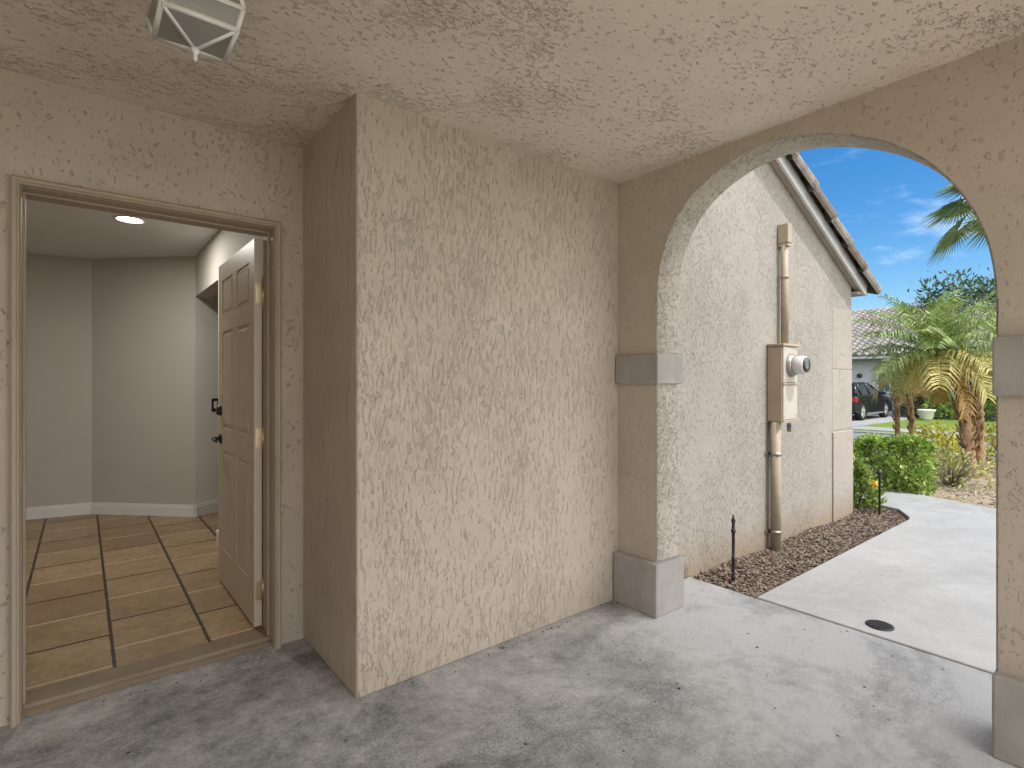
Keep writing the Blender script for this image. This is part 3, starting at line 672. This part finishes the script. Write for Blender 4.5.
# ------------------------------------------------------------------ foliage
def leaf_cloud(n, fn, size, seed, asp=.5, up=.4, fold=.25):
    """n leaves: fn(rnd) -> (point, outward); each leaf two triangles folded on the midrib"""
    rnd = random.Random(seed); V, F = [], []
    for _ in range(n):
        r = fn(rnd)
        if r is None: continue
        p, o = r
        d = Vector((rnd.gauss(0, 1), rnd.gauss(0, 1), rnd.gauss(0, 1))) * .75 + Vector(o) + Vector((0, 0, up)); d.normalize()
        sdir = d.cross(Vector((rnd.gauss(0, 1), rnd.gauss(0, 1), rnd.gauss(0, 1) + 1.2))); sdir.normalize(); nn = d.cross(sdir)
        L = size * rnd.uniform(.65, 1.3); w = L * asp * .5; k = len(V); p = Vector(p)
        V += [p, p + d * L * .45 + sdir * w + nn * w * fold, p + d * L, p + d * L * .45 - sdir * w + nn * w * fold]
        F += [(k, k + 1, k + 2), (k, k + 2, k + 3)]
    return V, F
def twigs(mb, base, top_pts, r=.008):
    for q in top_pts: mb.tube([base, (Vector(base) + Vector(q)) / 2 + Vector((random.uniform(-.03, .03), random.uniform(-.03, .03), .02)), q], [r, r * .7, r * .35], 5)

# clipped hedge beyond the walk
def hedge():
    c0 = Vector((7.05, 3.3)); c1 = Vector((7.66, 1.78)); ax = (c1 - c0); L = ax.length; ax /= L; nx = Vector((-ax[1], ax[0]))
    t = thing('hedge', 'dense bright green leafy hedge beyond the walkway', 'hedge', (c0[0] * .5 + c1[0] * .5, c0[1] * .5 + c1[1] * .5, -.05))
    def fn(r):
        u = r.uniform(0, L); a = r.uniform(-1, 1); z = r.uniform(.02, 1)
        hgt = .58 + .05 * math.sin(u * 6.1) + .03 * math.sin(u * 13 + 1); wd = .36 + .04 * math.sin(u * 4.3 + 2)
        endf = min(1, .35 + (L - u) / .25, .35 + u / .25)
        # mostly near the shell
        if r.random() < .75:
            if r.random() < .45: z = 1 - abs(r.gauss(0, .06))
            else: a = math.copysign(1 - abs(r.gauss(0, .12)), a)
        rr = wd * endf * (1 - .35 * max(0, z - .6) / .4) * (1 + .08 * math.sin(u * 17 + z * 9))
        q = c0 + ax * u + nx * a * rr
        o = Vector((nx[0] * a, nx[1] * a, .4 if z > .85 else 0))
        return (q[0], q[1], -.05 + z * hgt), o
    V, F = leaf_cloud(9500, fn, .062, 11, .55)
    o = raw('foliage', V, F, L_hedge); keep(o, t)
    b = MB(); rnd = random.Random(2)
    for i in range(16):
        q = c0 + ax * (L * (i + .5) / 16); tw = [(q[0] + rnd.uniform(-.2, .2), q[1] + rnd.uniform(-.15, .15), rnd.uniform(.25, .42)) for _ in range(4)]
        twigs(b, (q[0], q[1], -.08), tw, .009)
    keep(b.build('stems', M_bark), t)
hedge()
def bush(name, label, cat, x, y, z, rx, ry, h, n, leaf, mat, seed, bare=0, group=None):
    t = thing(name, label, cat, (x, y, z), 0, group)
    def fn(r):
        a = r.uniform(0, 6.283); f = r.random() ** .4; zz = r.random() ** .8
        k = math.sin(math.pi * min(1, .25 + .75 * zz)) ** .6 if zz < .95 else .45
        lump = 1 + .2 * math.sin(3 * a + seed) + .13 * math.sin(7 * a + zz * 5)
        return (math.cos(a) * rx * f * k * lump, math.sin(a) * ry * f * k * lump, zz * h * (1 - .25 * f * f) * (1 + .12 * math.sin(5 * a))), Vector((math.cos(a), math.sin(a), .4))
    V, F = leaf_cloud(n, fn, leaf, seed, .5); raw('foliage', V, F, mat, t)
    b = MB(); rnd = random.Random(seed)
    twigs(b, (0, 0, -.04), [(rnd.uniform(-rx, rx) * .75, rnd.uniform(-ry, ry) * .75, h * rnd.uniform(.5, .95)) for _ in range(12 + bare)], .008 + h * .006)
    b.build('stems', M_bark, t); return t
cb = bush('corner_bush', 'small dark green bush with a yellow flower against the wall corner', 'bush', 6.13, 2.08, -.05, .22, .26, .50, 1300, .06, L_bush, 21)
k = MB()
for i in range(6):
    a = i * 1.047; M_ = Matrix.Translation((-.13, -.24, .30)) @ Matrix.Rotation(a, 4, Vector((-.6, -.75, .3))) @ Matrix.Rotation(R(35), 4, 'Y')
    k.bm.faces.new([k.bm.verts.new(M_ @ Vector(p)) for p in ((0, 0, 0), (.012, -.018, .028), (.018, 0, .055), (.012, .018, .028))])
k.build('flower', M_petal, cb, recalc=False)
bush('straggly_shrub', 'loose yellow green shrub with bare twigs right of the hedge', 'shrub', 8.35, 1.75, -.07, .5, .45, .48, 620, .055, L_dry, 31, 14, group='straggly shrubs around the palm trunk')
bush('straggly_shrub', 'thin dry shrub with pale leaves close behind the palm trunk', 'shrub', 9.9, 1.35, -.12, .6, .5, .5, 500, .055, L_dry, 33, 16, group='straggly shrubs around the palm trunk')
bush('flowering_ground_shrub', 'low yellow leaved shrub behind the right end of the hedge', 'shrub', 10.1, 2.35, -.14, .9, .55, .72, 1700, .06, L_yel, 35)
bush('yellow_shrub', 'yellow green shrub at the road edge behind the palm', 'shrub', 11.5, 2.0, -.2, .8, .8, .75, 1400, .07, L_yel, 36)

# feather palms
def frond(V, F, base, az, el, L, droop, seed, nl=30, lw=.010, ll=.24, vee=.42):
    rnd = random.Random(seed); p = Vector(base); d0 = Vector((math.cos(az), math.sin(az), 0)); N = 16; e = el; pts = []
    for i in range(N + 1):
        pts.append((p.copy(), e)); st_ = L / N; p = p + (d0 * math.cos(e) + Vector((0, 0, math.sin(e)))) * st_; e -= droop / N * (.5 + i / N)
    side = Vector((-math.sin(az), math.cos(az), 0))
    # rachis
    for i in range(N):
        k = len(V); w = .009 * (1 - i / N) + .002
        for q, ww in ((pts[i][0], w), (pts[i + 1][0], w * .9)): V.extend([q - side * ww, q + Vector((0, 0, ww)), q + side * ww])
        F.extend([(k, k + 1, k + 4, k + 3), (k + 1, k + 2, k + 5, k + 4)])
    for j in range(nl):
        u = .12 + .88 * (j + rnd.random() * .5) / nl; i = min(N - 1, int(u * N)); f = u * N - i; q = pts[i][0].lerp(pts[i + 1][0], f); e_ = pts[i][1]
        ax = d0 * math.cos(e_) + Vector((0, 0, math.sin(e_))); upv = side.cross(ax) * -1
        if upv.z < 0: upv = -upv
        l = ll * (.45 + .75 * math.sin(math.pi * min(1, .12 + u * .85))) * rnd.uniform(.85, 1.15)
        for sg in (-1, 1):
            d = (ax * rnd.uniform(.55, .85) + side * sg + upv * (vee * rnd.uniform(.2, 1))).normalized()
            tip = q + d * l + Vector((0, 0, -l * l * 1.9)); mid = q + d * l * .5; w = upv.cross(d).normalized() * lw; k = len(V)
            V.extend([q - w * .5, q + w * .5, mid + w + Vector((0, 0, .004)), mid - w + Vector((0, 0, .004)), tip]); F.extend([(k, k + 1, k + 2, k + 3), (k + 3, k + 2, k + 4)])
def feather_palm(label, x, y, zb, stems, cz, L, n, seed, group=None, dead=8, cx=None, cy=None, ll=.24):
    t = thing('feather_palm', label, 'palm tree', (x, y, zb), 0, group); rnd = random.Random(seed)
    cx = cx or 0; cy = cy or 0; c = Vector((cx, cy, cz - zb))
    for (bx, by, tx, ty, r0, r1) in stems:
        b = MB(); N = 26; P0 = Vector((bx, by, -.08)); P1 = Vector((tx, ty, c.z - .06)); pts, rd = [], []
        for i in range(N + 1):
            f = i / N; q = P0.lerp(P1, f) + Vector((math.sin(f * 3) * .03, math.cos(f * 4) * .02, 0)); pts.append(q)
            rd.append((r0 * (1 - f) + r1 * f + (.35 * r0 * max(0, .2 - f) / .2)) * (1.10 if i % 2 else .93))
        b.tube(pts, rd, 10)
        for i in range(int(60 * r0 / .06)):                                  # old leaf bases
            f = rnd.uniform(.3, 1); a = rnd.uniform(0, 6.28); q = P0.lerp(P1, f); rr = r0 * (1 - f) + r1 * f
            o = Vector((math.cos(a), math.sin(a), 0)); b.tube([q + o * rr * .8, q + o * (rr * 1.2) + Vector((0, 0, .03)), q + o * (rr * 1.5) + Vector((0, 0, .085))], [.014, .011, .005], 5)
        b.build('trunk', M_trunk, t)
    V, F, V2, F2, V3, F3 = [], [], [], [], [], []
    for i in range(n):
        az = i * 2.39996 + rnd.uniform(-.2, .2); k = i / n                    # young upright to old drooping
        el = R(74) - k * R(86) + rnd.uniform(-.12, .12); l = L * (.62 + .42 * math.sin(math.pi * min(1, .25 + .65 * k))) * rnd.uniform(.88, 1.1)
        tgt = (V, F) if k < .72 + rnd.uniform(-.1, .1) else (V2, F2)
        frond(*tgt, c, az, el, l, R(42 + 48 * k), seed * 100 + i, ll=ll)
    for i in range(dead):
        az = rnd.uniform(0, 6.28); frond(V3, F3, c - Vector((0, 0, .05)), az, R(-30) + rnd.uniform(-.3, .2), L * rnd.uniform(.6, .95), R(70), seed * 200 + i, nl=22, ll=ll * .7)
    raw('crown', V, F, L_palm, t); 
    if F2: raw('yellowing_fronds', V2, F2, L_palm_old, t)
    if F3: raw('dead_fronds', V3, F3, L_palm_dead, t)
    return t
feather_palm('stocky feather palm with green crown and yellowing lower fronds beside the right pier', 9.36, 1.72, -.09, [(0, 0, -.10, .20, .08, .062), (.12, -.06, .02, .02, .06, .05)], 1.58, 1.10, 46, 5, dead=6, cx=-.14, cy=.36, ll=.25)
feather_palm('slim feather palm leaning left behind the hedge', 10.9, 2.75, -.17, [(0, 0, -.12, .12, .045, .04), (-.1, .2, -.15, .3, .04, .035)], 1.30, .52, 13, 8, dead=2, cx=-.13, cy=.1, ll=.15)
feather_palm('feather palm with bare brown trunk half hidden behind the right pier', 11.6, 1.75, -.2, [(0, 0, .05, -.1, .085, .07)], 1.75, .95, 26, 9, dead=12, cx=.05, cy=-.1)

# tall fan palm
def fan_palm():
    x, y, zb = 12.9, 1.62, GF
    t = thing('fan_palm', 'tall fan palm with round pleated leaves at the upper right of the arch', 'palm tree', (x, y, zb))
    b = MB(); N = 30; pts = [Vector((.05 * math.sin(i / N * 3), .04 * i / N, 4.85 * i / N - .1)) for i in range(N + 1)]
    b.tube(pts, [(.16 - .05 * i / N) * (1.06 if i % 2 else .96) for i in range(N + 1)], 12); b.build('trunk', M_bark, t)
    V, F = [], []; rnd = random.Random(4); c = pts[-1]
    for i in range(26):
        az = i * 2.39996 + .5; k = i / 26; el = R(75) - k * R(100); pl = rnd.uniform(.75, 1.1)
        d = Vector((math.cos(az) * math.cos(el), math.sin(az) * math.cos(el), math.sin(el))); q = c + d * pl + Vector((0, 0, -.12 * pl))
        s = Vector((-math.sin(az), math.cos(az), 0)); up = d.cross(s) * -1
        if up.z < 0: up = -up
        dn = (d * .8 - up * .5).normalized(); upn = dn.cross(s)
        kk = len(V); w = .018; V += [c - s * w, c + s * w, q + s * w * .6, q - s * w * .6]; F.append((kk, kk + 1, kk + 2, kk + 3))
        ns = 46; Rr = rnd.uniform(.60, .76)
        for j in range(ns):
            th_ = R(-140 + 280 * (j + .5) / ns); r_ = Rr * (.72 + .28 * math.cos(th_ * .55)) * rnd.uniform(.93, 1.05)
            e = (dn * math.cos(th_) + s * math.sin(th_)); ee = (e - upn * .05 + Vector((0, 0, -.10 - .1 * (1 - math.cos(th_))))).normalized()
            wv = upn.cross(e).normalized(); kk = len(V); wd = .021
            V += [q, q + e * r_ * .5 + wv * wd, q + e * r_ * .5 + upn * .012, q + e * r_ * .5 - wv * wd, q + e * r_ * .52 + ee * r_ * .5 + Vector((0, 0, -.06 * rnd.random()))]
            F += [(kk, kk + 1, kk + 2), (kk, kk + 2, kk + 3), (kk + 1, kk + 4, kk + 2), (kk + 2, kk + 4, kk + 3)]
    raw('crown', V, F, L_fan, t)
fan_palm()

# loose tree far behind the palm
def tree(label, x, y, h, cr, seed, n=2600, leaf=.28, mat=None):
    t = thing('tree', label, 'tree', (x, y, GF)); rnd = random.Random(seed); b = MB(); tips = []
    b.tube([(0, 0, -.1), (.05, .03, h * .3), (0, .1, h * .6)], [.2, .15, .1], 9)
    for i in range(16):
        a = i * 2.4; z0 = h * rnd.uniform(.35, .6); e = Vector((math.cos(a) * cr * rnd.uniform(.4, 1), math.sin(a) * cr * rnd.uniform(.4, 1), h * rnd.uniform(.6, 1)))
        b.tube([(0, .05, z0), Vector((0, .05, z0)).lerp(e, .5) + Vector((0, 0, .2)), e], [.06, .04, .012], 6); tips.append(e)
        for _ in range(3): tips.append(Vector((0, .05, z0)).lerp(e, rnd.uniform(.5, .95)) + Vector((rnd.gauss(0, .3), rnd.gauss(0, .3), rnd.gauss(.1, .3))))
    b.build('trunk', M_bark, t)
    def fn(r):
        c = r.choice(tips); o = Vector((r.gauss(0, .33), r.gauss(0, .33), r.gauss(0, .26))); return c + o, o.normalized()
    V, F = leaf_cloud(n, fn, leaf, seed, .35, .3); raw('crown', V, F, mat or L_tree, t)
tree('loose blue green tree rising behind the feather palm', 33.5, 6.6, 6.3, 1.9, 41)
tree('dark tree top just left of the right pier beyond the palms', 34.0, 4.6, 6.2, 1.6, 42)

# ------------------------------------------------------------------ neighbour's house
FX = 27.5; FE = 2.18
nh = thing('neighbour_house', 'pale bungalow across the road with grey tiled roof', 'house', (FX, 7, GF))
M_fwall = plain('neighbour_wall', (.52, .50, .50), .85, .2, var=.04)
b = MB(); b.box(FX, FX + .25, -6, 16, GF - .1, FE); b.box(FX, FX + 10, -6, -5.75, GF - .1, FE); b.box(FX, FX + 10, 15.75, 16, GF - .1, FE); keep(b.build('wall', M_fwall), nh)
b = MB(); b.box(FX - .62, FX - .58, -6.5, 16.5, FE - .02, FE + .16); b.box(FX - .58, FX, -6.5, 16.5, FE + .02, FE + .05); keep(b.build('fascia', plain('dark_fascia', (.10, .085, .075), .6, .3)), nh)
b = MB(); b.box(FX - .66, FX - .625, -6.5, 16.5, FE + .06, FE + .18); keep(b.build('gutter', M_fascia), nh)
roof = barrel_roof('roof', M_froofs, None, FX - .68, FE + .20, .40, -6.5, 16.5, 21, cw=.30, cl=.36, sx=-1, seed=8)
roof.scale = (-1, 1, 1); roof.location = (2 * (FX - .68), 0, 0); keep(roof, nh)
b = MB(); b.prism([(FX - .6, -6.5, FE + .17), (FX + 6.3, -6.5, FE + .17 + 6.9 * .4), (FX + 13, -6.5, FE + .17)], (0, 23, 0)); keep(b.build('roof_deck', M_froofs[2]), nh)
wnd = MB(); WY0, WY1, WZ0, WZ1 = 7.42, 8.32, .80, 1.74
M_glass = plain('window_glass', (.10, .14, .18), .08, .7, var=.3, vs=2)
def window(y0, y1, z0, z1):
    f = MB()
    f.box(FX - .05, FX - .002, y0 - .06, y1 + .06, z0 - .07, z0, .004); f.box(FX - .04, FX - .002, y0 - .06, y1 + .06, z1, z1 + .06, .004)
    f.box(FX - .04, FX - .002, y0 - .06, y0, z0, z1); f.box(FX - .04, FX - .002, y1, y1 + .06, z0, z1); f.box(FX - .035, FX - .003, (y0 + y1) / 2 - .03, (y0 + y1) / 2 + .03, z0, z1)
    f.box(FX - .03, FX - .004, y0, y1, (z0 + z1) / 2 - .012, (z0 + z1) / 2 + .012)
    for q in (.25, .75): f.box(FX - .028, FX - .004, y0 + (y1 - y0) * q - .01, y0 + (y1 - y0) * q + .01, z0, z1)
    w = keep(f.build('window', M_white), nh)
    p = MB(); p.box(FX - .012, FX - .001, y0, y1, z0, z1); o = p.build('pane', M_glass); o.parent = w
window(WY0, WY1, WZ0, WZ1); window(3.6, 4.9, .7, 1.75)
k = MB(); k.lathe([(.0, 0), (.10, 0), (.10, .08), (.08, .12), (0, .12)], 16, Matrix.Translation((FX, 9.05, 1.5)) @ Matrix.Rotation(R(-90), 4, 'Y')); keep(k.build('wall_light', M_dark), nh)
bush('foundation_shrub', 'dark brown green shrub in front of the neighbour house wall by the car', 'shrub', 26.6, 6.75, GF, .55, .45, 1.15, 700, .17, leaf_mat('dark_shrub_leaf', (.05, .06, .025), (.15, .15, .06)), 51, group='shrubs along the neighbour house wall')
bush('foundation_shrub', 'bright green shrub at the neighbour house wall behind the white pot', 'shrub', 26.5, 5.85, GF, .75, .6, 1.1, 900, .17, L_hedge, 52, group='shrubs along the neighbour house wall')
bush('foundation_shrub', 'mid green shrub along the neighbour house wall behind the palm trunks', 'shrub', 26.6, 4.5, GF, .8, .6, 1.2, 900, .17, L_bush, 53, group='shrubs along the neighbour house wall')
pt = thing('flower_pot', 'white planter pot on the lawn across the road', 'pot', (25.2, 6.05, GF))
k = MB(); k.lathe([(.15, 0), (.2, .05), (.27, .34), (.29, .35), (.29, .40), (.25, .40), (.24, .36), (0, .36)], 20); k.build('bowl', M_white, pt)

# ------------------------------------------------------------------ parked car
def car():
    t = thing('parked_car', 'dark hatchback parked in the driveway across the road', 'car', (22.75, 8.25, GF + .016), R(1))
    # local x forward from the rear axle, y left
    Mp = plain('car_paint', (.022, .024, .028), .22, .6, .3, var=.05); Mg = plain('car_glass', (.02, .03, .04), .06, .7, var=.05)
    wb, hw, wr = 2.66, .89, .33
    b = MB()
    low = [(-.82, .34), (-.86, .55), (-.84, .86), (-.78, .93), (.0, .97), (1.9, .95), (2.55, .90), (3.15, .80), (3.40, .68), (3.46, .45), (3.42, .24)]
    arch = lambda cx: [(cx + (wr + .06) * math.cos(a), .30 + (wr + .06) * math.sin(a)) for a in [math.pi * q / 10 for q in range(11)]]
    prof = low + [(wb + wr + .06, .22)] + arch(wb) + [(wb - wr - .06, .2), (wr + .06, .2)] + arch(0) + [(-wr - .06, .26)]
    secs = [(-hw, .0), (-hw + .0, .0)]
    b.prism([(x, -hw, z) for x, z in prof], (0, 2 * hw, 0), bevel=.035)
    b.build('body', Mp, t)
    def loft(base, top, inset, name, m):
        q = MB(); a = []; 
        for sg in (-1, 1):
            a.append(([q.bm.verts.new((x, sg * (hw - .05), z)) for x, z in base], [q.bm.verts.new((x, sg * (hw - .05 - inset), z)) for x, z in top]))
        n = len(base)
        for lo_, hi in a:
            for i in range(n - 1): q.bm.faces.new((lo_[i], lo_[i + 1], hi[i + 1], hi[i]))
        (l0, h0), (l1, h1) = a
        for i in range(n - 1): q.bm.faces.new((h0[i], h0[i + 1], h1[i + 1], h1[i]))
        q.bm.faces.new((l0[0], h0[0], h1[0], l1[0])); q.bm.faces.new((l0[-1], h0[-1], h1[-1], l1[-1]))
        return q.build(name, m, t)
    loft([(-.74, .93), (.3, .95), (1.2, .95), (2.2, .92)], [(-.52, 1.36), (.3, 1.40), (.95, 1.385), (1.35, 1.30)], .14, 'cabin_glass', Mg)
    q = MB(); q.prism([(-.62, -hw + .17, 1.365), (-.35, -hw + .17, 1.42), (.4, -hw + .17, 1.435), (1.0, -hw + .17, 1.41), (1.38, -hw + .18, 1.31), (1.0, -hw + .17, 1.375), (.4, -hw + .17, 1.395), (-.35, -hw + .17, 1.385)], (0, 2 * (hw - .17), 0)); 
    for sg in (-1, 1):
        yb, yt = sg * (hw - .045), sg * (hw - .185)
        for (xa, za, xb, zb, w) in ((2.18, .93, 1.36, 1.31, .035), (.78, .95, .70, 1.395, .035), (-.15, .95, -.22, 1.38, .04), (-.70, .94, -.50, 1.36, .07)):
            q.tube([(xa, yb, za), (xb, yt, zb)], w, 6)
    q.build('roof', Mp, t)
    for sg in (-1, 1):
        for cx in (0, wb):
            MW = Matrix.Translation((cx, sg * (hw - .11), wr - .01)) @ Matrix.Rotation(R(-90 * sg), 4, 'X')
            w = MB(); w.lathe([(.20, -.1), (wr - .02, -.1), (wr, -.07), (wr, .07), (wr - .02, .095), (.225, .10), (.22, .06), (.2, .06)], 28, MW); wo_ = w.build('wheel', plain('tyre', (.02, .02, .02), .8, .2) if 'tyre' not in bpy.data.materials else bpy.data.materials['tyre'], t)
            r_ = MB(); r_.lathe([(0, .05), (.05, .10), (.05, .085), (.2, .07), (.222, .092), (.225, .05), (0, .04)], 28, MW)
            for q_ in range(5): r_.box(-.03, .03, 0, .21, .075, .10, .006, M=MW @ Matrix.Rotation(q_ * 1.2566, 4, 'Z'))
            ro = r_.build('rim', M_steel_bright, t); ro.parent = wo_
    red = plain('tail_light_red', (.35, .02, .025), .2, .6)
    for sg in (-1, 1):
        q = MB(); q.box(-.875, -.62, min(sg * .60, sg * .905), max(sg * .60, sg * .905), .70, .87, .02); q.build('tail_light', red, t)
        q = MB(); q.box(3.12, 3.40, min(sg * .5, sg * .88), max(sg * .5, sg * .88), .62, .74, .02); q.build('headlight', M_white, t)
        q = MB(); q.box(1.85, 2.0, min(sg * .86, sg * 1.06), max(sg * .86, sg * 1.06), .93, 1.06, .03); q.build('mirror', Mp, t)
    q = MB(); q.box(-.90, -.82, -.80, .80, .36, .56, .03); q.build('bumper', Mp, t)
    q = MB(); q.box(-.885, -.86, -.25, .25, .58, .68, .006); q.build('number_plate', M_white, t)
    q = MB(); q.box(.4, 2.26, -hw - .004, hw + .004, .21, .27, .003); q.build('sill_trim', M_steel_bright, t)
M_steel_bright = plain('bright_alloy', (.6, .6, .61), .3, .5, .7, var=.08)
car()
